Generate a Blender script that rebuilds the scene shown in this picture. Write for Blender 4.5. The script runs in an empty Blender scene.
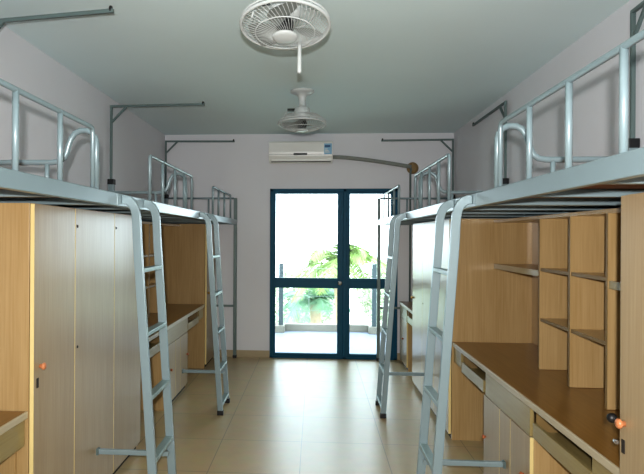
import bpy, bmesh, math, random
from mathutils import Vector, Matrix
random.seed(7)
scn = bpy.context.scene
COL = scn.collection
PI = math.pi

# ------------------------------------------------------------------ materials
def srgb(r, g, b):
    f = lambda c: (c/255/12.92) if c/255 <= .04045 else ((c/255+.055)/1.055)**2.4
    return (f(r), f(g), f(b), 1)

def mat_base(name):
    m = bpy.data.materials.new(name); m.use_nodes = True
    nt = m.node_tree
    return m, nt, nt.nodes['Principled BSDF']

def plain(name, col, rough=.5, metal=0., noise=.06, scale=8., spec=.5, coat=0., bump=0.):
    """principled paint with a faint procedural mottling"""
    m, nt, p = mat_base(name)
    tc = nt.nodes.new('ShaderNodeTexCoord')
    n = nt.nodes.new('ShaderNodeTexNoise'); n.inputs['Scale'].default_value = scale; n.inputs['Detail'].default_value = 4
    nt.links.new(tc.outputs['Object'], n.inputs['Vector'])
    mx = nt.nodes.new('ShaderNodeMix'); mx.data_type = 'RGBA'
    mx.inputs[6].default_value = tuple(c*(1-noise) for c in col[:3])+(1,)
    mx.inputs[7].default_value = tuple(min(1, c*(1+noise)) for c in col[:3])+(1,)
    nt.links.new(n.outputs['Fac'], mx.inputs[0]); nt.links.new(mx.outputs[2], p.inputs['Base Color'])
    p.inputs['Roughness'].default_value = rough; p.inputs['Metallic'].default_value = metal
    p.inputs['Specular IOR Level'].default_value = spec
    p.inputs['Coat Weight'].default_value = coat; p.inputs['Coat Roughness'].default_value = .15
    if bump:
        b = nt.nodes.new('ShaderNodeBump'); b.inputs['Strength'].default_value = bump; b.inputs['Distance'].default_value = .002
        n2 = nt.nodes.new('ShaderNodeTexNoise'); n2.inputs['Scale'].default_value = 120
        nt.links.new(tc.outputs['Object'], n2.inputs['Vector'])
        nt.links.new(n2.outputs['Fac'], b.inputs['Height']); nt.links.new(b.outputs['Normal'], p.inputs['Normal'])
    return m

def wood(name, c1, c2, grain='z', rough=.3, coat=.25):
    m, nt, p = mat_base(name)
    tc = nt.nodes.new('ShaderNodeTexCoord'); mp = nt.nodes.new('ShaderNodeMapping')
    mp.inputs['Scale'].default_value = {'z': (70, 70, 2.2), 'y': (70, 2.2, 70), 'x': (2.2, 70, 70)}[grain]
    nt.links.new(tc.outputs['Object'], mp.inputs['Vector'])
    n = nt.nodes.new('ShaderNodeTexNoise'); n.inputs['Scale'].default_value = 1.6; n.inputs['Detail'].default_value = 5
    nt.links.new(mp.outputs['Vector'], n.inputs['Vector'])
    mp2 = nt.nodes.new('ShaderNodeMapping'); mp2.inputs['Scale'].default_value = {'z': (7, 7, .6), 'y': (7, .6, 7), 'x': (.6, 7, 7)}[grain]
    nt.links.new(tc.outputs['Object'], mp2.inputs['Vector'])
    n2 = nt.nodes.new('ShaderNodeTexNoise'); n2.inputs['Scale'].default_value = 1.5; n2.inputs['Detail'].default_value = 3
    nt.links.new(mp2.outputs['Vector'], n2.inputs['Vector'])
    mm = nt.nodes.new('ShaderNodeMath'); mm.operation = 'MULTIPLY_ADD'
    mm.inputs[1].default_value = .6
    nt.links.new(n.outputs['Fac'], mm.inputs[0])
    ms = nt.nodes.new('ShaderNodeMath'); ms.operation = 'MULTIPLY'; ms.inputs[1].default_value = .4
    nt.links.new(n2.outputs['Fac'], ms.inputs[0]); nt.links.new(ms.outputs[0], mm.inputs[2])
    cr = nt.nodes.new('ShaderNodeValToRGB')
    cr.color_ramp.elements[0].position = .3; cr.color_ramp.elements[0].color = c2
    cr.color_ramp.elements[1].position = .7; cr.color_ramp.elements[1].color = c1
    nt.links.new(mm.outputs[0], cr.inputs['Fac']); nt.links.new(cr.outputs['Color'], p.inputs['Base Color'])
    p.inputs['Roughness'].default_value = rough
    p.inputs['Coat Weight'].default_value = coat; p.inputs['Coat Roughness'].default_value = .22
    return m

M = {}
M['wood'] = wood('maple_laminate', srgb(183, 155, 112), srgb(161, 131, 86))
M['door'] = wood('maple_laminate_glossy', srgb(172, 152, 120), srgb(154, 132, 101), rough=.32, coat=.3)
M['top'] = wood('desktop_laminate_shaded', srgb(146, 106, 52), srgb(120, 84, 36), 'y', rough=.3, coat=.3)  # same laminate as the panels, with desktop shade put into the colour
M['band'] = plain('yellow_edge_banding', srgb(222, 200, 140), .4)
M['olive'] = plain('olive_edge_banding', srgb(128, 104, 64), .5)
M['lip'] = plain('pale_desk_edge', srgb(182, 170, 144), .35)
M['frontwood'] = wood('drawer_front_laminate', srgb(156, 140, 96), srgb(138, 120, 78), 'y', rough=.3, coat=.3)
M['ply'] = wood('bed_plywood', srgb(176, 118, 84), srgb(146, 92, 62), 'x', rough=.7, coat=0)
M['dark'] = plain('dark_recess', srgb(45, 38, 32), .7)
M['steel'] = plain('grey_painted_steel', srgb(134, 151, 156), .36, .2, .04, 12, .5, .2)
M['polesteel'] = plain('darker_grey_painted_steel', srgb(104, 120, 119), .4, .2, .05, 12)
M['tread'] = plain('ribbed_tread_steel', srgb(138, 158, 158), .35, .3, .12, 60, bump=.6)
M['black'] = plain('black_plastic', srgb(24, 24, 26), .45)
M['ceil'] = plain('ceiling_paint', srgb(226, 243, 245), .85, 0, .025, 1.5, .2)
M['wall'] = plain('wall_paint', srgb(224, 224, 228), .8, 0, .03, 2.0, .25)
M['white'] = plain('white_plastic', srgb(236, 236, 232), .3, 0, .02)
M['fanwhite'] = plain('white_fan_enamel', srgb(196, 200, 199), .35, 0, .03)
M['blade'] = plain('grey_fan_blade', srgb(128, 132, 128), .4)
M['frame'] = plain('teal_aluminium', srgb(10, 80, 106), .5, 0, .06, 8, .25)
M['brass'] = plain('brass_knob', srgb(196, 158, 90), .3, .8)
M['orange'] = plain('orange_knob', srgb(200, 130, 88), .3)
M['copper'] = plain('dull_copper_knob', srgb(170, 96, 56), .4)
M['chrome'] = plain('chrome', srgb(200, 200, 200), .2, .9)
M['foam'] = plain('grey_foam_insulation', srgb(140, 144, 138), .8, 0, .15, 40)
M['cork'] = plain('tan_wall_cap', srgb(142, 118, 80), .6)
M['blue'] = plain('blue_sticker', srgb(140, 184, 212), .5)
M['navy'] = plain('dark_blue_print', srgb(38, 84, 130), .5)
M['skirt'] = plain('skirting_tile', srgb(176, 160, 130), .3)
M['bfloor'] = plain('balcony_tile', srgb(112, 118, 128), .55, 0, .06, 3)
M['concrete'] = plain('pale_concrete', srgb(120, 116, 104), .8, 0, .06, 6)
M['ground'] = plain('pale_ground', srgb(200, 205, 190), .9, 0, .1, .3)
M['railblue'] = plain('blue_grey_rail', srgb(58, 70, 72), .6, 0)
M['railpale'] = plain('pale_rail_wire', srgb(120, 134, 124), .5)
M['trunk'] = plain('palm_trunk', srgb(140, 125, 100), .9, 0, .3, 10)
def leafmat(name, col):
    m, nt, p = mat_base(name)
    tc = nt.nodes.new('ShaderNodeTexCoord'); n = nt.nodes.new('ShaderNodeTexNoise'); n.inputs['Scale'].default_value = 3
    nt.links.new(tc.outputs['Object'], n.inputs['Vector'])
    cr = nt.nodes.new('ShaderNodeValToRGB')
    cr.color_ramp.elements[0].position = .35; cr.color_ramp.elements[0].color = tuple(c*.75 for c in col[:3])+(1,)
    cr.color_ramp.elements[1].position = .65; cr.color_ramp.elements[1].color = col
    nt.links.new(n.outputs['Fac'], cr.inputs['Fac']); nt.links.new(cr.outputs['Color'], p.inputs['Base Color'])
    p.inputs['Roughness'].default_value = .5
    p.inputs['Subsurface Weight'].default_value = 0
    return m
M['leafA'] = leafmat('palm_leaf', srgb(104, 142, 108))
M['leafB'] = leafmat('yellow_green_leaf', srgb(132, 158, 84))
M['leafC'] = leafmat('pale_green_leaf', srgb(150, 160, 128))

def glass_mat():
    m = bpy.data.materials.new('door_glass'); m.use_nodes = True
    nt = m.node_tree; nt.nodes.clear()
    o = nt.nodes.new('ShaderNodeOutputMaterial'); t = nt.nodes.new('ShaderNodeBsdfTransparent')
    t.inputs['Color'].default_value = (.93, .97, .97, 1)
    g = nt.nodes.new('ShaderNodeBsdfGlossy'); g.inputs['Roughness'].default_value = .02
    fr = nt.nodes.new('ShaderNodeFresnel'); fr.inputs['IOR'].default_value = 1.35
    mx = nt.nodes.new('ShaderNodeMixShader')
    nt.links.new(fr.outputs[0], mx.inputs[0]); nt.links.new(t.outputs[0], mx.inputs[1]); nt.links.new(g.outputs[0], mx.inputs[2])
    nt.links.new(mx.outputs[0], o.inputs['Surface'])
    return m
M['glass'] = glass_mat()

def floor_mat():
    m, nt, p = mat_base('floor_tiles')
    tc = nt.nodes.new('ShaderNodeTexCoord'); mp = nt.nodes.new('ShaderNodeMapping')
    mp.inputs['Location'].default_value = (.09+.003, -4.077+.003, 0)
    nt.links.new(tc.outputs['Object'], mp.inputs['Vector'])
    # shift everything positive so the rows start cleanly
    add = nt.nodes.new('ShaderNodeVectorMath'); add.operation = 'ADD'; add.inputs[1].default_value = (.59*10, .57*20, 0)
    nt.links.new(mp.outputs['Vector'], add.inputs[0])
    b = nt.nodes.new('ShaderNodeTexBrick'); b.offset = 0; b.squash = 1
    b.inputs['Scale'].default_value = 1; b.inputs['Brick Width'].default_value = .59; b.inputs['Row Height'].default_value = .57
    b.inputs['Mortar Size'].default_value = .0035; b.inputs['Mortar Smooth'].default_value = .3
    b.inputs['Color1'].default_value = srgb(196, 174, 132); b.inputs['Color2'].default_value = srgb(190, 168, 126)
    b.inputs['Mortar'].default_value = srgb(150, 138, 116)
    nt.links.new(add.outputs[0], b.inputs['Vector'])
    n = nt.nodes.new('ShaderNodeTexNoise'); n.inputs['Scale'].default_value = 9; n.inputs['Detail'].default_value = 6
    nt.links.new(tc.outputs['Object'], n.inputs['Vector'])
    mx = nt.nodes.new('ShaderNodeMix'); mx.data_type = 'RGBA'; mx.blend_type = 'MULTIPLY'; mx.inputs[0].default_value = .25
    nt.links.new(b.outputs['Color'], mx.inputs[6]); nt.links.new(n.outputs['Color'], mx.inputs[7])
    hs = nt.nodes.new('ShaderNodeHueSaturation'); hs.inputs['Saturation'].default_value = .95
    nt.links.new(mx.outputs[2], hs.inputs['Color']); nt.links.new(hs.outputs[0], p.inputs['Base Color'])
    p.inputs['Roughness'].default_value = .34
    p.inputs['Specular IOR Level'].default_value = .5
    p.inputs['Coat Weight'].default_value = .1; p.inputs['Coat Roughness'].default_value = .25
    return m
M['floor'] = floor_mat()

# ------------------------------------------------------------------ mesh builder
class MB:
    def __init__(s): s.bm = bmesh.new()
    def box(s, x0, x1, y0, y1, z0, z1):
        if x0 > x1: x0, x1 = x1, x0
        if y0 > y1: y0, y1 = y1, y0
        vs = [s.bm.verts.new((x, y, z)) for z in (z0, z1) for y in (y0, y1) for x in (x0, x1)]
        for f in ((0, 2, 3, 1), (4, 5, 7, 6), (0, 1, 5, 4), (2, 6, 7, 3), (0, 4, 6, 2), (1, 3, 7, 5)):
            s.bm.faces.new([vs[i] for i in f])
        return s
    def quad(s, *pts):
        s.bm.faces.new([s.bm.verts.new(p) for p in pts]); return s
    def sweep(s, pts, prof, closed=False, up=None, smooth=True):
        """sweep a 2-d profile (list of (a,b)) along pts"""
        pts = [Vector(p) for p in pts]; n = len(pts); rings = []
        ref = None
        for i, p in enumerate(pts):
            if closed: t = (pts[(i+1) % n]-pts[i-1]).normalized()
            else:
                t = (pts[min(i+1, n-1)]-pts[max(i-1, 0)]).normalized()
            if up is not None: a = Vector(up)
            elif ref is None: a = Vector((0, 0, 1)) if abs(t.z) < .9 else Vector((1, 0, 0))
            else: a = ref
            a = (a-t*a.dot(t)).normalized(); b = t.cross(a); ref = a
            k = 1.
            if 0 < i < n-1 and not closed:
                t1 = (pts[i]-pts[i-1]).normalized(); t2 = (pts[i+1]-pts[i]).normalized()
                k = min(1.6, 1/max(.4, math.sqrt(max(.01, (1+t1.dot(t2))/2))))
            rings.append([s.bm.verts.new(p+(a*q[0]+b*q[1])*(k if len(prof) > 0 else 1)) for q in prof])
        m = len(prof)
        for i in range(n if closed else n-1):
            r0, r1 = rings[i], rings[(i+1) % n]
            for j in range(m):
                f = s.bm.faces.new((r0[j], r0[(j+1) % m], r1[(j+1) % m], r1[j])); f.smooth = smooth
        if not closed:
            s.bm.faces.new(rings[0][::-1]); s.bm.faces.new(rings[-1])
        return s
    def tube(s, pts, r, seg=10, closed=False):
        return s.sweep(pts, [(r*math.cos(2*PI*k/seg), r*math.sin(2*PI*k/seg)) for k in range(seg)], closed)
    def bar(s, pts, w, h, up=(0, 0, 1), closed=False):
        """rectangular section: w along 'up', h across"""
        return s.sweep(pts, [(-w/2, -h/2), (w/2, -h/2), (w/2, h/2), (-w/2, h/2)], closed, up, False)
    def lathe(s, prof, c=(0, 0, 0), axis='z', seg=24, smooth=True, mtx=None):
        rings = []
        for r, h in prof:
            ring = []
            for k in range(seg):
                a = 2*PI*k/seg; x, y = r*math.cos(a), r*math.sin(a)
                p = {'z': (x, y, h), 'y': (x, h, y), 'x': (h, x, y)}[axis]
                ring.append(s.bm.verts.new(Vector(p)+Vector(c)))
            rings.append(ring)
        for i in range(len(rings)-1):
            for k in range(seg):
                f = s.bm.faces.new((rings[i][k], rings[i][(k+1) % seg], rings[i+1][(k+1) % seg], rings[i+1][k])); f.smooth = smooth
        if prof[0][0] > 1e-4: s.bm.faces.new(rings[0][::-1])
        if prof[-1][0] > 1e-4: s.bm.faces.new(rings[-1])
        return s
    def xf(s, mtx):
        bmesh.ops.transform(s.bm, matrix=mtx, verts=s.bm.verts); return s
    def build(s, name, mat, parent=None, bevel=0., label=None, kind=None):
        bmesh.ops.remove_doubles(s.bm, verts=s.bm.verts, dist=1e-6)
        bmesh.ops.recalc_face_normals(s.bm, faces=s.bm.faces)
        off = Vector((0, 0, 0))
        if parent is not None:
            r = parent
            while r.parent is not None: r = r.parent
            off = r.location if r.type == 'EMPTY' else Vector(r.get('_o', (0, 0, 0)))
            if r.type == 'EMPTY':
                inv = Matrix.Translation(-Vector(off)); bmesh.ops.transform(s.bm, matrix=inv, verts=s.bm.verts)
        me = bpy.data.meshes.new(name); s.bm.to_mesh(me); s.bm.free()
        me.materials.append(mat)
        o = bpy.data.objects.new(name, me); COL.objects.link(o)
        if parent is not None: o.parent = parent
        if bevel:
            b = o.modifiers.new('bevel', 'BEVEL'); b.width = bevel; b.segments = 2; b.limit_method = 'ANGLE'; b.angle_limit = math.radians(50)
        if label: o['label'] = label
        if kind: o['kind'] = kind
        return o

def thing(name, label, cat, loc, group=None):
    o = bpy.data.objects.new(name, None); COL.objects.link(o); o.location = loc
    o.empty_display_size = .1
    o['label'] = label; o['category'] = cat
    if group: o['group'] = group
    return o
def tag(o, label, cat, group=None):
    o['label'] = label; o['category'] = cat
    if group: o['group'] = group
    return o
def struct(name, mb, mat, parent=None, bevel=0.):
    o = mb.build(name, mat, parent, bevel)
    if parent is None: o['kind'] = 'structure'
    return o

# ------------------------------------------------------------------ room
XL, XR, YB, YF, H = -1.913, 1.69, 6.9, -1.5, 2.8
T = .15
DX0, DX1, DZ = -.565, 1.01, 2.112
struct('floor', MB().box(XL-T, XR+T, YF-T, YB+T, -.12, 0), M['floor'])
struct('ceiling', MB().box(XL-T, XR+T, YF-T, YB+T, H, H+.12), M['ceil'])
struct('wall_left', MB().box(XL-T, XL, YF-T, YB+T, 0, H), M['wall'])
struct('wall_right', MB().box(XR, XR+T, YF-T, YB+T, 0, H), M['wall'])
wb = MB()
wb.box(XL, DX0, YB, YB+T, 0, H); wb.box(DX1, XR, YB, YB+T, 0, H); wb.box(DX0, DX1, YB, YB+T, DZ, H)
struct('wall_back', wb, M['wall'])
struct('wall_front', MB().box(XL, XR, YF-T, YF, 0, H), M['wall'])
struct('baseboard_back', MB().box(XL, DX0-.002, YB-.012, YB, 0, .085).box(DX1+.002, XR, YB-.012, YB, 0, .085), M['skirt'])
struct('baseboard_left', MB().box(XL, XL+.012, YF, YB-.012, 0, .085), M['skirt'])
struct('baseboard_right', MB().box(XR-.012, XR, YF, YB-.012, 0, .085), M['skirt'])

# ---- glazed balcony door
d = bpy.data.objects.new('door_1', None); COL.objects.link(d); d.location = (.22, YB, 0); d['kind'] = 'structure'
fy0, fy1 = YB-.02, YB+.07
f = MB()
f.box(DX0, DX0+.035, fy0, fy1, 0, DZ).box(DX1-.035, DX1, fy0, fy1, 0, DZ)
f.box(DX0, DX1, fy0, fy1, DZ-.035, DZ).box(DX0, DX1, fy0, fy1, 0, .022)
f.box(.345, .385, fy0, fy1, 0, DZ)
f.build('door_frame', M['frame'], d, .003)
def leaf(x0, x1, sl, sr, knob):
    y0, y1 = YB-.005, YB+.045
    l = MB()
    l.box(x0, x0+sl, y0, y1, .022, DZ-.035).box(x1-sr, x1, y0, y1, .022, DZ-.035)
    l.box(x0+sl, x1-sr, y0, y1, .022, .06).box(x0+sl, x1-sr, y0, y1, DZ-.062, DZ-.035)
    l.box(x0+sl, x1-sr, y0, y1, .875, 1.0)
    o = l.build('door_leaf', M['frame'], d, .003)
    for z0, z1 in ((.06, .875), (1.0, DZ-.062)):
        MB().box(x0+sl, x1-sr, YB+.018, YB+.023, z0, z1).build('glass_pane', M['glass'], o)
    if knob:
        k = MB().lathe([(.028, 0), (.028, -.006), (.012, -.01), (.012, -.035), (.026, -.045), (.029, -.058), (.022, -.07), (0, -.073)], (x1-.04, y0, .945), 'y', 18)
        k.build('door_knob', M['chrome'], o)
leaf(DX0+.035, .345, .03, .068, True)
leaf(.385, DX1-.035, .042, .045, False)

# ------------------------------------------------------------------ balcony and outdoors
bf = MB().box(-1.6, 1.9, YB+T, 9.06, -.14, -.01); struct('trim_balcony_floor', bf, M['bfloor'])
struct('trim_balcony_kerb', MB().box(-1.6, 1.9, 8.93, 9.05, -.01, .10), M['concrete'], bevel=.006)
r = thing('balcony_railing', 'blue-grey metal balcony railing on the kerb outside the glass door', 'railing', (0, 8.85, -.01))
for x in (-.545, .935):
    p = MB().box(x-.035, x+.035, 8.80, 8.87, .1, 1.09).build('post', M['railblue'], r, .004)
    MB().box(x-.085, x+.06, 8.74, 8.925, -.01, .1).build('post_base', M['concrete'], p, .004)
for z in (.32, .55, .78, 1.0):
    MB().tube([(-1.55, 8.985, z), (1.85, 8.985, z)], .0035, 6).build('rail_wire', M['railpale'], r)
for x in (-1.5, -.1, .42, 1.8):
    MB().tube([(x, 8.985, .09), (x, 8.985, 1.0)], .005, 6).build('baluster', M['railpale'], r)
for x in (-.545, .935):
    MB().box(x-.01, x+.01, 8.86, 8.985, .96, .98).build('bracket', M['railblue'], r)

gm = MB().box(-40, 40, 9.3, 120, -7.2, -7)
struct('ground', gm, M['ground'])

def frond(mb, base, az, elev, L, droop, w, n=44):
    d0 = Vector((math.cos(az), math.sin(az), 0))
    pts = []
    for i in range(n+1):
        t = i/n
        pts.append(Vector(base)+d0*(L*t*math.cos(elev)*(1-.18*t))+Vector((0, 0, L*t*math.sin(elev)-droop*L*t*t)))
    mb.tube(pts[::3]+[pts[-1]], .012, 5)
    side = Vector((-d0.y, d0.x, 0))
    for i in range(2, n):
        t = i/n; p = pts[i]; tg = (pts[i+1]-pts[i-1]).normalized()
        ll = w*(math.sin(PI*min(1, t*.9+.12))**.6)
        for sg in (-1, 1):
            tip = p+side*sg*ll*.8+tg*ll*.55+Vector((0, 0, -ll*(.25+.35*random.random())))
            a = tg*.017
            mid = (p+tip)/2+Vector((0, 0, ll*.05))
            mb.quad(p-a, p+a, mid+a*.9, mid-a*.9); mb.quad(mid-a*.9, mid+a*.9, tip+a*.1, tip-a*.1)
def palm(x, y, z, nf, L, leaf, label, seed):
    random.seed(seed)
    t = thing('palm_tree', label, 'palm tree', (x, y, -7), 'palm trees beyond the balcony')
    MB().tube([(x+.05*math.sin(k), y, -7+(z+7)*k/10) for k in range(11)], .13, 10).build('trunk', M['trunk'], t)
    for k in range(nf):
        mb = MB(); frond(mb, (x, y, z), 2*PI*k/nf+random.uniform(-.2, .2), random.uniform(.1, 1.1), L*random.uniform(.8, 1.1), random.uniform(.5, .9), .42)
        mb.build('frond', M[leaf], t)
palm(.52, 11.6, .95, 14, 1.7, 'leafB', 'taller palm tree outside, its crown behind the door mullion', 3)
palm(.02, 13.4, -.1, 14, 1.5, 'leafA', 'lower palm tree outside, crown seen through lower left door pane', 5)
def bushy(x, y, z, rx, rz, leaf, label, seed, n=1500):
    random.seed(seed)
    t = thing('leafy_tree', label, 'tree', (x, y, -7), 'leafy trees beyond the palms')
    MB().tube([(x, y, -7), (x+.1, y, -3), (x, y, z)], .12, 8).build('trunk', M['trunk'], t)
    mb = MB()
    for k in range(n):
        v = Vector((random.gauss(0, 1), random.gauss(0, 1), random.gauss(0, 1))).normalized()*random.uniform(.55, 1)**.5
        p = Vector((x+v.x*rx, y+v.y*rx, z+v.z*rz)); a = Vector((random.gauss(0, 1), random.gauss(0, 1), random.gauss(0, .6))).normalized()
        b = a.cross(Vector((random.gauss(0, 1), random.gauss(0, 1), random.gauss(0, 1)))).normalized()
        mb.quad(p-a*.11, p-b*.045, p+a*.11, p+b*.045)
    mb.build('foliage', M[leaf], t)
bushy(-.6, 17.5, -.6, 1.3, 1.0, 'leafC', 'pale green bushy tree low behind the palm in left pane', 11)
bushy(2.5, 16.5, -.2, 1.2, 1.1, 'leafC', 'pale green bushy tree low behind the palm in right pane', 12)

# ------------------------------------------------------------------ loft beds
ZR0, ZR1, ZG = 1.66, 1.724, 1.994
SIDES = {'left': (-.978, -1, XL), 'right': (.757, 1, XR)}
def loft_bed(side, y0, y1, bars, arch_y, post_ys, label, far=False):
    xf, s, xw = SIDES[side]
    X = lambda dd: xf+s*dd
    W = .920
    t = thing('loft_bed', label, 'loft bed', (X(W/2), (y0+y1)/2, 0), 'steel loft beds along both walls')
    st = M['steel']
    MB().box(X(0), X(.03), y0, y1, ZR0, ZR1).build('front_rail', st, t, .004)
    MB().box(X(W-.03), X(W), y0, y1, ZR0, ZR1).build('wall_rail', st, t, .004)
    for yy in (y0, y1-.03):
        MB().box(X(.03), X(W-.03), yy, yy+.03, ZR0+.004, ZR1).build('end_rail', st, t, .004)
    n = 4
    for k in range(1, n):
        yy = y0+(y1-y0)*k/n
        MB().box(X(.03), X(W-.03), yy-.015, yy+.015, ZR0+.006, ZR0+.036).build('cross_bar', st, t, .003)
    MB().box(X(.032), X(W-.032), y0+.032, y1-.032, ZR0+.037, ZR0+.052).build('bed_board', M['ply'], t)
    # guard rail along the front
    gx = X(.015)
    g = MB(); yb0, yb1 = bars[0], bars[-1]; rc = .026
    pts = [(gx, yb0, ZR1-.003), (gx, yb0, ZG-rc)]
    pts += [(gx, yb0+rc*(1-math.cos(a)), ZG-rc+rc*math.sin(a)) for a in (PI/8, PI/4, 3*PI/8)]
    pts += [(gx, yb0+rc, ZG), (gx, yb1-rc, ZG)]
    pts += [(gx, yb1-rc+rc*math.sin(a), ZG-rc+rc*math.cos(a)) for a in (PI/8, PI/4, 3*PI/8)]
    pts += [(gx, yb1, ZG-rc), (gx, yb1, ZR1-.003)]
    go = g.tube(pts, .0102, 12).build('guard_rail', st, t)
    for yy in bars[1:-1]:
        MB().tube([(gx, yy, ZR1-.003), (gx, yy, ZG)], .0108, 12).build('guard_bar', st, go)
    # bent headboard tube
    if arch_y:
        a = MB(); ya = arch_y
        prof = [(.015, ZR1-.003), (.015, 1.93), (.02, 1.955), (.036, 1.977), (.06, 1.988), (.09, 1.988), (.116, 1.975), (.134, 1.95), (.145, 1.92), (.152, 1.89), (.164, 1.866), (.186, 1.85), (.22, 1.844), (W-.015, 1.844)]
        ao = a.tube([(X(dd), ya, z) for dd, z in prof], .013, 12).build('head_frame', st, t)
        MB().tube([(X(.245), ya, ZR1-.01), (X(.245), ya, 1.844)], .011, 10).build('strut', st, ao)
    # wall-side low rail
    MB().tube([(X(W-.015), y0+.02, 1.844), (X(W-.015), y1-.02, 1.844)], .011, 10).build('back_rail', st, t)
    # corner posts on the wall side
    for yy in post_ys:
        p = MB().box(X(W-.046), X(W+.004), yy-.025, yy+.025, 0, 1.995).build('post', M['steel'], t, .003)
        MB().box(X(W-.050), X(W+.008), yy-.029, yy+.029, 1.985, 2.035).build('post_collar', M['black'], p, .004, 'black plastic collar')
    if far:
        yy = y1-.02
        p = MB().box(X(-.0), X(.04), yy-.02, yy+.02, 0.03, ZG+.0).build('post', M['polesteel'], t, .003)
        MB().box(X(-.004), X(.044), yy-.024, yy+.024, 0, .035).build('post_foot', M['black'], p, .003, 'black plastic foot')
        MB().tube([(X(.04), yy, 1.99), (X(W-.03), yy, 1.99)], .012, 10).build('end_guard', st, t)
        MB().tube([(X(.36), yy, ZR1-.01), (X(.36), yy, 1.985)], .012, 10).build('strut', st, t)
        MB().box(X(.04), X(W-.03), yy-.012, yy+.012, .635, .66).build('end_brace', M['polesteel'], t, .002)
    return t
loft_bed('left', .60, 2.668, [1.12, 1.44, 1.765, 2.085, 2.40], 2.44, [.66], 'grey steel loft bed nearest the camera on the left, cut by the photo edge')
loft_bed('left', 2.671, 4.622, [3.25, 3.53, 3.845, 4.12, 4.37], 4.16, [2.98], 'grey steel loft bed in the middle of the left row, between the two left ladders')
loft_bed('left', 4.625, 6.86, [5.285, 5.60, 5.96, 6.40], None, [4.97, 6.83], 'grey steel loft bed at the far left, its front post beside the glass door', far=True)
loft_bed('right', .60, 2.668, [1.12, 1.442, 1.744, 2.056, 2.371], 2.41, [.66], 'grey steel loft bed nearest the camera on the right, over the desk with shelves')
loft_bed('right', 2.671, 4.622, [3.256, 3.53, 3.81, 4.10, 4.34], 4.14, [3.02], 'grey steel loft bed in the middle of the right row, between the two right ladders')
loft_bed('right', 4.625, 6.86, [5.175, 5.505, 5.91, 6.305], None, [4.97, 6.83], 'grey steel loft bed at the far right, its front post against the glass door', far=True)

# ------------------------------------------------------------------ ladders
def ladder(side, y0, y1, label, bar_y, bar_in):
    xf, s, xw = SIDES[side]
    X = lambda dd: xf-s*dd           # dd = distance out into the aisle
    t = thing('bed_ladder', label, 'ladder', (X(.19), (y0+y1)/2, 0), 'steel ladders hooked on the bed rails')
    path = [(.001, 1.697), (.018, 1.696), (.036, 1.689), (.053, 1.673), (.065, 1.650), (.072, 1.62), (.0755, 1.58), (.080, 1.48), (.182, .035)]
    dX = lambda z: .08+(1.48-z)/(1.48-.035)*.102
    for yy in (y0, y1):
        m = MB().sweep([(X(dd), yy, z) for dd, z in path], [(-.012, -.022), (.012, -.022), (.012, .022), (-.012, .022)], False, (0, 1, 0), False)
        o = m.build('side_rail', M['steel'], t, .003)
        MB().box(X(.183)-.026, X(.183)+.026, yy-.016, yy+.016, 0, .04).build('rubber_foot', M['black'], o, .003, 'black rubber foot')
    for z in RUNGS:
        MB().box(X(dX(z))-.022, X(dX(z))+.022, y0+.012, y1-.012, z-.011, z+.011).build('rung', M['tread'], t, .003)
    bo = MB().box(X(dX(.3)), X(dX(.3)-bar_in), bar_y-.012, bar_y+.012, .278, .305).build('stand_off_bar', M['steel'], t, .003)
    xe = X(dX(.3)-bar_in); MB().box(xe, xe+s*.012, bar_y-.016, bar_y+.016, .274, .309).build('end_cap', M['polesteel'], bo)
RUNGS = (1.336, 1.012, .688, .37, .08)
ladder('left', 2.74, 3.09, 'grey steel ladder nearest the camera on the left, in front of the three-door wardrobe', 3.05, .40)
ladder('left', 4.63, 4.98, 'grey steel ladder farther away on the left, nearer the glass door', 4.93, .37)
ladder('right', 2.74, 3.09, 'grey steel ladder nearest the camera on the right, beside the shelved desk', 3.05, .42)
ladder('right', 4.67, 5.02, 'grey steel ladder farther away on the right, overlapping the glass door', 5.0, .385)

# ------------------------------------------------------------------ mosquito-net poles
def net_pole(x, y, tip, label, z=2.705):
    t = thing('net_pole', label, 'pole', (x, y, 2.035), 'grey mosquito-net poles standing on the wall-side bed posts')
    MB().box(x-.0105, x+.0105, y-.0105, y+.0105, 2.036, z).build('upright', M['polesteel'], t, .002)
    tip = Vector(tip); b = Vector((x, y, z)); dv = (tip-b); L = dv.length; dv.normalize()
    MB().bar([b-dv*.012, tip], .021, .018).build('arm', M['polesteel'], t, .002)
    MB().bar([b+Vector((0, 0, -.15)), b+dv*.15], .018, .016).build('brace', M['polesteel'], t)
    c = MB().lathe([(.008, -.014), (.011, -.008), (.011, .008), (.008, .018), (0, .02)], tip+Vector((0, 0, .008))-dv*.015, 'z', 10)
    c.build('tip_cap', M['black'], t, 0, 'black end cap')
net_pole(-1.882, 2.98, (-1.075, 2.86, 2.705), 'grey mosquito-net pole nearest the camera on the left, arm running over to the photo corner')
net_pole(-1.882, 4.97, (-1.0, 4.91, 2.70), 'grey mosquito-net pole in the middle of the left wall, arm pointing across the room')
net_pole(-1.882, 6.83, (-1.01, 6.83, 2.70), 'grey mosquito-net pole in the far left corner, arm along the back wall')
net_pole(1.661, 3.02, (1.61, 2.2, 2.70), 'grey mosquito-net pole nearest the camera on the right, top cut by the photo edge')
net_pole(1.661, 4.97, (1.655, 5.95, 2.70), 'grey mosquito-net pole in the middle of the right wall, arm swung along the wall')
net_pole(1.661, 6.83, (.80, 6.84, 2.70), 'grey mosquito-net pole in the far right corner, arm along the back wall above hose')

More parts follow.
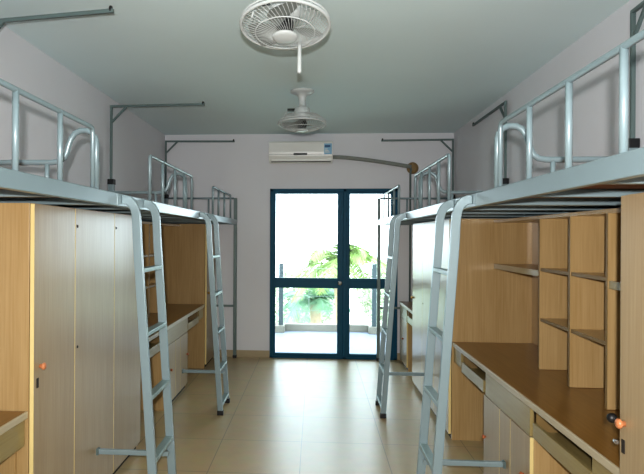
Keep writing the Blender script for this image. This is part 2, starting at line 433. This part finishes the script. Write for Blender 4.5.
# ------------------------------------------------------------------ wardrobes
FX = {'left': -1.24, 'right': 1.0}
BX = {'left': -1.81, 'right': 1.61}
ZW = 1.655
def knob(mb_x, y, z, s, mat, parent, label=None, k=1.):
    MB().lathe([(r_*k, h_*-s*k) for r_, h_ in ((.010, 0), (.009, .008), (.015, .012), (.0165, .019), (.012, .025), (0, .026))], (mb_x, y, z), 'x', 16).build('knob', mat, parent, 0, label)
def wardrobe(side, y0, y1, seams, knobs, label):
    s = SIDES[side][1]; fx, bx = FX[side], BX[side]
    t = thing('wardrobe', label, 'wardrobe', ((fx+bx)/2, (y0+y1)/2, 0), 'pale wood wardrobes under the beds')
    cx = fx+s*.022
    MB().box(cx, bx, y0, y0+.018, 0, ZW).build('side_panel', M['wood'], t, .0015)
    MB().box(cx, bx, y1-.018, y1, 0, ZW).build('side_panel', M['wood'], t, .0015)
    MB().box(cx, bx, y0+.018, y1-.018, ZW-.02, ZW).build('top_panel', M['wood'], t)
    MB().box(bx-s*.008, bx, y0+.018, y1-.018, .05, ZW-.02).build('back_panel', M['wood'], t)
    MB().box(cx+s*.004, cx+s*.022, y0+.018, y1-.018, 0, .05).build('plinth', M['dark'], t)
    MB().box(cx, bx-s*.008, y0+.018, y1-.018, .05, .068).build('bottom_panel', M['wood'], t)
    ed = [y0]+list(seams)+[y1]
    for i in range(len(ed)-1):
        a, b = ed[i]+.0025, ed[i+1]-.0025
        o = MB().box(fx, fx+s*.018, a+.0015, b, .045, ZW-.004).build('door', M['door'], t, .0012)
        MB().box(fx, fx+s*.018, a, a+.0015, .045, ZW-.004).build('edge_banding', M['band'], o, 0, 'yellow edge band')
        for ky, kz, lock, mt in knobs.get(i, []):
            if mt == 'chrome':
                MB().lathe([(.008, 0), (.007, s*-.003), (0, s*-.004)], (fx, ky, kz), 'x', 12).build('screw_cap', M['dark'], o); continue
            knob(fx, ky, kz, s, M[mt], o)
            if lock:
                dy, dz = lock
                MB().box(fx-s*.003, fx, ky+dy-.009, ky+dy+.009, kz+dz-.022, kz+dz+.022).build('keyhole_plate', M['dark'], o, .001)
wardrobe('left', 2.36, 3.87, (2.78, 3.34), {0: [(2.42, .92, (-.025, -.07), 'orange')], 1: [(2.805, 1.56, None, 'chrome'), (2.81, .93, None, 'chrome')], 2: [(3.365, 1.56, None, 'chrome')]},
         'pale wood wardrobe with three tall doors at left, behind the nearest left ladder')
wardrobe('left', 6.25, 6.81, (), {0: [(6.31, .86, None, 'brass')]}, 'narrow pale wood wardrobe at far left against the back wall')
wardrobe('right', .36, 1.885, (.86, 1.37), {2: [(1.855, .912, (.004, -.075), 'orange')]}, 'pale wood wardrobe at right edge of photo with orange knob and keyhole')
wardrobe('right', 4.2, 5.76, (4.72, 5.24), {2: [(5.71, .90, None, 'brass')], 1: [(5.2, .9, None, 'chrome')]}, 'pale wood wardrobe with shiny doors behind the nearest right ladder')

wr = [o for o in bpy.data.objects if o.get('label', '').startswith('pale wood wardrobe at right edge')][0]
MB().lathe([(0, -.016), (.013, -.013), (.017, 0), (.012, .012), (0, .015)], (.986, 1.903, .915), 'y', 14).build('black_edge_piece', M['black'], wr, 0, 'black rounded piece at the door edge')  # small black rounded piece just past the door edge
MB().lathe([(.007, 0), (.008, .012), (0, .014)], (.995, 1.888, .84), 'y', 12).build('lock_bolt', M['chrome'], wr)

# ------------------------------------------------------------------ desks
def desk(side, y0, y1, sections, cab, label, bottom=.56, strips=None):
    """sections: list of (y0,y1,'tray'|'drawer'|'apron'); cab: (y0,y1) cupboard below"""
    s = SIDES[side][1]; fx, bx = FX[side]+s*.02, BX[side]
    t = thing('desk', label, 'desk', ((fx+bx)/2, (y0+y1)/2, 0), 'pale wood desks under the beds')
    y0 += .003; y1 -= .003
    top = MB().box(fx+s*.012, bx, y0, y1, .706, .735).build('desktop', M['top'], t, .002)
    MB().box(fx, fx+s*.012, y0, y1, .704, .736).build('edge_lip', M['lip'], top, .004)
    for yy in () if cab else (y0, y1-.018):
        MB().box(fx+s*.05, bx, yy, yy+.018, 0, .705).build('end_panel', M['wood'], t, .0015)
    for a, b, k in sections:
        a += .002; b -= .002
        if k == 'drawer':
            o = MB().box(fx+s*.012, fx+s*.03, a, b, bottom, .702).build('drawer_front', M['frontwood'], t, .0015)
        elif k == 'apron':
            MB().box(fx+s*.012, fx+s*.03, a, b, bottom+.03, .704).build('apron', M['frontwood'], t, .0015)
        else:
            o = MB().box(fx+s*.02, bx-s*.12, a+.012, b-.012, bottom+.02, bottom+.035).build('keyboard_tray', M['frontwood'], t, .0015)
            MB().box(fx+s*.014, fx+s*.03, a+.004, b-.004, bottom+.004, bottom+.075).build('tray_front', M['frontwood'], o, .0015)
            for yy in (a, b-.01):
                MB().box(fx+s*.03, bx-s*.1, yy, yy+.01, bottom+.02, .705).build('tray_runner', M['olive'], t)  # dark runner colour stands in for shade inside the tray slot
    if cab:
        c0, c1 = cab
        cx = fx+s*.03
        MB().box(cx, bx-s*.02, c0, c0+.016, 0, bottom-.004).build('cabinet_side', M['wood'], t, .0015)
        MB().box(cx, bx-s*.02, c1-.016, c1, 0, bottom-.004).build('cabinet_side', M['wood'], t, .0015)
        MB().box(cx, bx-s*.02, c0+.016, c1-.016, .05, .066).build('cabinet_floor', M['wood'], t)
        MB().box(cx, bx-s*.02, c0+.016, c1-.016, bottom-.02, bottom-.004).build('cabinet_top', M['wood'], t)
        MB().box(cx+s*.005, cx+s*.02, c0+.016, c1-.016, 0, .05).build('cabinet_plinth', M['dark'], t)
        for a, b, ky, kz in (strips or [(c0, c1, None, None)]):
            o = MB().box(cx-s*.018, cx-s*.001, a+.0035, b-.002, .045, bottom-.006).build('cabinet_door', M['door'], t, .0012)
            MB().box(cx-s*.018, cx-s*.001, a+.002, a+.0035, .045, bottom-.006).build('edge_banding', M['band'], o, 0, 'yellow edge band')
            if ky: knob(cx-s*.018, ky, kz, s, M['copper'], o, None, .78)
    return t
desk('right', 1.886, 4.199, [(1.9, 2.13, 'apron'), (2.13, 2.70, 'tray'), (2.72, 3.42, 'drawer'), (3.46, 3.98, 'tray'), (3.98, 4.19, 'apron')], (2.72, 3.45),
     'long pale wood double desk at right carrying the pigeonhole shelves', strips=[(2.72, 2.99, 2.80, .345), (2.99, 3.16, None, None), (3.16, 3.45, 3.41, .31)])
desk('left', 3.871, 6.249, [(3.88, 4.1, 'apron'), (4.1, 4.68, 'tray'), (4.70, 5.46, 'drawer'), (5.48, 6.0, 'tray'), (6.0, 6.24, 'apron')], (4.70, 5.46),
     'long pale wood double desk at left between the two left wardrobes', strips=[(4.70, 4.98, 4.80, .33), (4.98, 5.16, None, None), (5.16, 5.46, 5.42, .34)])
desk('left', .8, 2.358, [(.81, 1.4, 'drawer'), (1.42, 2.35, 'drawer')], None, 'pale wood desk end in the bottom left corner of the photo', bottom=.585)
desk('right', 5.762, 6.81, [(5.78, 6.28, 'tray'), (6.3, 6.80, 'drawer')], (6.3, 6.807), 'short pale wood desk at far right against the back wall', strips=[(6.3, 6.58, 6.53, .33), (6.58, 6.807, None, None)])

# ------------------------------------------------------------------ bookshelves on the long desks
def bookshelf(side, y0, y1, parts, label):
    s = SIDES[side][1]; fx, bx = FX[side]+s*.32, BX[side]
    z0, z1 = .737, 1.645
    t = thing('bookshelf', label, 'bookshelf', ((fx+bx)/2, (y0+y1)/2, z0), 'pigeonhole shelf units standing on the desks')
    y0 += .004; y1 -= .004
    MB().box(bx-s*.01, bx, y0, y1, z0, z1).build('back_panel', M['wood'], t)
    MB().box(fx, bx-s*.01, y0, y1, z1-.02, z1).build('top_panel', M['wood'], t, .0012)
    for yy in parts:
        o = MB().box(fx+s*.0015, bx-s*.01, yy-.009, yy+.009, z0, z1-.02).build('partition', M['wood'], t)
        MB().box(fx, fx+s*.0015, yy-.009, yy+.009, z0, z1-.02).build('edge_banding', M['olive'], o, 0, 'darker olive edge band')
    ed = [y0-.009]+list(parts)+[y1+.009]
    for i in range(len(ed)-1):
        a, b = ed[i]+.0095, ed[i+1]-.0095
        for z in ((1.335, 1.04) if 0 < i < len(ed)-2 else (() if side == 'left' and i else (1.32,))):
            th = .018 if 0 < i < len(ed)-2 else .036
            o = MB().box(fx+s*.0065, bx-s*.01, a, b, z-th, z).build('shelf', M['wood'], t)
            MB().box(fx+s*.005, fx+s*.0065, a, b, z-th, z).build('edge_banding', M['olive'] if th < .03 else M['frontwood'], o)
bookshelf('right', 1.9, 4.2, (2.60, 2.97, 3.36), 'pale wood pigeonhole shelf unit standing on the long right desk')
bookshelf('left', 3.875, 6.248, (4.72, 5.10, 5.48), 'pale wood pigeonhole shelf unit on the left desk, mostly hidden by ladder and wardrobe')

# ------------------------------------------------------------------ ceiling orbit fans
def orbit_fan(x, y, zc, tilt, label, rod, cordy):
    t = thing('orbit_fan', label, 'fan', (x, y, H), 'white caged fans under the ceiling')
    MB().lathe([(.0, 0), (.105, 0), (.105, -.012), (.085, -.024), (.05, -.032), (.034, -.06), (.028, -.10), (.033, -.135), (.045, -.15), (0, -.15)][::-1], (x, y, H), 'z', 28).build('ceiling_mount', M['fanwhite'], t)
    Mx = Matrix.Translation((x, y, zc)) @ Matrix.Rotation(math.radians(tilt), 4, 'X')
    def P(mb, name, mat, par=t, lab=None): return mb.xf(Mx).build(name, mat, par, 0, lab)
    R = .208
    # motor above the cage
    zt = H-.14-zc
    P(MB().lathe([(0, zt), (.045, zt), (.068, zt-.02), (.075, zt-.06), (.07, .05), (.05, .035), (0, .035)][::-1], (0, 0, 0), 'z', 28), 'motor_housing', M['fanwhite'])
    P(MB().box(-.13, -.055, -.02, .02, zt-.035, zt-.018), 'control_arm', M['black'])
    P(MB().tube([(-.125, 0, zt-.03), (-.15, 0, .09), (-.16, 0, .045)], .005, 6), 'tie_rod', M['fanwhite'])
    # cage
    mb = MB()
    for rr, z, w in ((R, 0, .008), (R, .018, .005), (.14, .068, .0028), (.14, -.037, .0026)):
        mb.tube([(rr*math.cos(2*PI*k/48), rr*math.sin(2*PI*k/48), z) for k in range(48)], w, 8, True)
    N = 54
    for k in range(N):
        a = 2*PI*k/N
        lo = []
        for q in range(7):
            u = q/6; rr = .05+(R-.05)*u; aa = a+.45*(1-u)
            lo.append((rr*math.cos(aa), rr*math.sin(aa), -.056*(1-u**2)))
        mb.tube(lo, .0013, 4)
        hi = []
        for q in range(6):
            u = q/5; rr = .07+(R-.07)*u
            hi.append((rr*math.cos(a), rr*math.sin(a), .018+.065*(1-u**3)))
        mb.tube(hi, .0012, 4)
    P(mb, 'cage', M['fanwhite'])
    P(MB().lathe([(0, -.068), (.045, -.066), (.058, -.06), (.06, -.053), (.05, -.049), (0, -.049)], (0, 0, 0), 'z', 28), 'front_badge', M['fanwhite'])
    P(MB().lathe([(0, -.035), (.034, -.034), (.04, -.02), (.04, .02), (.03, .035), (0, .035)], (0, 0, 0), 'z', 20), 'hub', M['black'])
    for k in range(3):
        b = MB()
        n = 8; a0 = 2*PI*k/3+.3
        grid = []
        for i in range(n+1):
            u = i/n; rr = .035+.148*u
            row = []
            for j in range(6):
                v = j/5-.5
                w = 1.15*(.55+.45*math.sin(PI*min(1, u*.8+.15)))
                aa = a0+v*w+.25*u
                row.append(b.bm.verts.new((rr*math.cos(aa), rr*math.sin(aa), .03*v*2*(.6+.2*u))))
            grid.append(row)
        for i in range(n):
            for j in range(5):
                fc = b.bm.faces.new((grid[i][j], grid[i+1][j], grid[i+1][j+1], grid[i][j+1])); fc.smooth = True
        P(b, 'blade', M['blade'])
    if rod:
        P(MB().lathe([(0, -.19), (.009, -.187), (.011, -.175), (.009, -.06), (.014, -.03), (0, -.03)], (.066, .10, 0), 'z', 12), 'pull_rod', M['fanwhite'])
    P(MB().box(.0, .004, .02, .06, zt-.06, zt-.02), 'cable_clip', M['black'])
orbit_fan(-.148, 2.6, 2.505, -10, 'white caged ceiling fan nearer the camera, at top of the photo', True, 0)
orbit_fan(-.122, 4.87, 2.505, -3, 'white caged ceiling fan farther away, just above the air conditioner', False, 0)

# ------------------------------------------------------------------ air conditioner, hose and pipe
ax0, ax1, az0, az1 = -.575, .205, 2.415, 2.675
a = thing('air_conditioner', 'white split air conditioner unit on the back wall above the glass door', 'air conditioner', (-.185, YB, az0))
prof = [(YB-.001, az0+.02), (YB-.12, az0), (YB-.165, az0+.035), (YB-.195, az0+.085), (YB-.20, az0+.13), (YB-.195, az1-.015), (YB-.18, az1), (YB-.001, az1)]
mb = MB()
L = [mb.bm.verts.new((ax0, y, z)) for y, z in prof]; R_ = [mb.bm.verts.new((ax1, y, z)) for y, z in prof]
mb.bm.faces.new(L); mb.bm.faces.new(R_[::-1])
for i in range(len(prof)):
    j = (i+1) % len(prof); mb.bm.faces.new((L[i], R_[i], R_[j], L[j]))
body = mb.build('housing', M['white'], a, .006)
MB().box(ax0+.004, ax1-.004, YB-.2015, YB-.198, az0+.098, az0+.101).build('panel_seam', M['dark'], body)
v = MB()
v.box(ax0+.035, ax1-.03, YB-.172, YB-.166, az0+.022, az0+.062)
v.build('louvre', M['white'], a, .002)
MB().box(ax0+.03, ax1-.025, YB-.168, YB-.13, az0+.064, az0+.071).build('vent_slot', M['dark'], a)
MB().box(ax0+.03, ax1-.025, YB-.166, YB-.12, az0+.012, az0+.019).build('vent_slot', M['dark'], a)
MB().box(-.27, -.105, YB-.204, YB-.19, az0+.092, az0+.116).build('display', M['black'], a, .002, 'small black display window')
st = MB().box(ax1-.105, ax1-.012, YB-.2025, YB-.196, az0+.10, az1-.03).build('energy_sticker', M['blue'], a, 0, 'pale blue energy sticker')
MB().box(ax1-.098, ax1-.03, YB-.2035, YB-.2, az1-.075, az1-.05).build('printed_band', M['navy'], st)
for k in range(3):
    MB().box(ax1-.095, ax1-.04-.012*k, YB-.2035, YB-.2, az0+.122+.018*k, az0+.131+.018*k).build('printed_band', M['white'], st)

hp = []
for k in range(13):
    u = k/12; hp.append((.20+u*.965, YB-.055, 2.50-.04*u**1.4-.095*max(0, u-.1)**1.3))
hose = MB().tube(hp, .024, 12).build('hose', M['foam'])
tag(hose, 'grey foam-wrapped hose from air conditioner along back wall to round cap', 'hose')
cap = MB().lathe([(.072, 0), (.072, -.012), (.055, -.03), (.03, -.036), (0, -.037)], (1.19, YB, 2.368), 'y', 24).build('pipe_cap', M['cork'])
tag(cap, 'round tan pipe cap on back wall at the end of the hose', 'pipe cap')
dp = MB().tube([(1.165, YB-.045, 2.36), (1.163, YB-.014, 2.30), (1.163, YB-.014, .09)], .012, 10).build('drain_pipe', M['polesteel'])
tag(dp, 'thin grey drain pipe running down the back wall below the tan cap', 'pipe')

# ------------------------------------------------------------------ camera
cam = bpy.data.cameras.new('camera'); co = bpy.data.objects.new('camera', cam); COL.objects.link(co)
cam.sensor_fit = 'HORIZONTAL'; cam.sensor_width = 36; cam.lens = 36*551.76/644
cam.shift_x = (322-278.46)/644; cam.shift_y = 0
yaw, roll = math.radians(3.8309), math.radians(-.30427)
co.matrix_world = Matrix.Translation((0, 0, 1.51)) @ Matrix.Rotation(yaw, 4, 'Z') @ Matrix.Rotation(PI/2, 4, 'X') @ Matrix.Rotation(-roll, 4, 'Z')
cam.clip_start = .05
scn.camera = co

# ------------------------------------------------------------------ light
w = bpy.data.worlds.new('sky'); scn.world = w; w.use_nodes = True
nt = w.node_tree; bg = nt.nodes['Background']
tc = nt.nodes.new('ShaderNodeTexCoord'); sp = nt.nodes.new('ShaderNodeSeparateXYZ'); cr = nt.nodes.new('ShaderNodeValToRGB')
nt.links.new(tc.outputs['Generated'], sp.inputs[0]); nt.links.new(sp.outputs['Z'], cr.inputs['Fac'])
cr.color_ramp.elements[0].position = 0; cr.color_ramp.elements[0].color = (.84, .94, 1, 1)
cr.color_ramp.elements[1].position = .7; cr.color_ramp.elements[1].color = (.75, .88, 1, 1)
nt.links.new(cr.outputs[0], bg.inputs['Color']); bg.inputs['Strength'].default_value = 6.5

def lamp(name, typ, loc, energy, col=(1, 1, 1), **k):
    l = bpy.data.lights.new(name, typ); l.energy = energy; l.color = col
    for a_, b_ in k.items(): setattr(l, a_, b_)
    o = bpy.data.objects.new(name, l); COL.objects.link(o); o.location = loc
    return o
# daylight portal in the doorway
po = lamp('door_portal', 'AREA', (.22, YB+.16, 1.06), 1, shape='RECTANGLE', size=1.6, size_y=2.12)
po.rotation_euler = (-PI/2, 0, 0)
po.data.cycles.is_portal = True
# the camera's own flash
fl = lamp('camera_flash', 'SPOT', (.0, -.10, 1.60), 300, (1, .985, .96), shadow_soft_size=.02, spot_size=math.radians(115), spot_blend=.9)
fl.rotation_euler = (PI/2, 0, 0)
# added soft fill behind the camera, no modelled source
rl = lamp('rear_fill_light', 'AREA', (-.1, YF+.05, 1.45), 22, (.97, 1, 1), shape='RECTANGLE', size=2.6, size_y=2.3)
rl.rotation_euler = (PI/2, 0, 0)

scn.view_settings.view_transform = 'Standard'
scn.view_settings.look = 'Medium High Contrast'
scn.view_settings.exposure = .16
scn.view_settings.gamma = 1
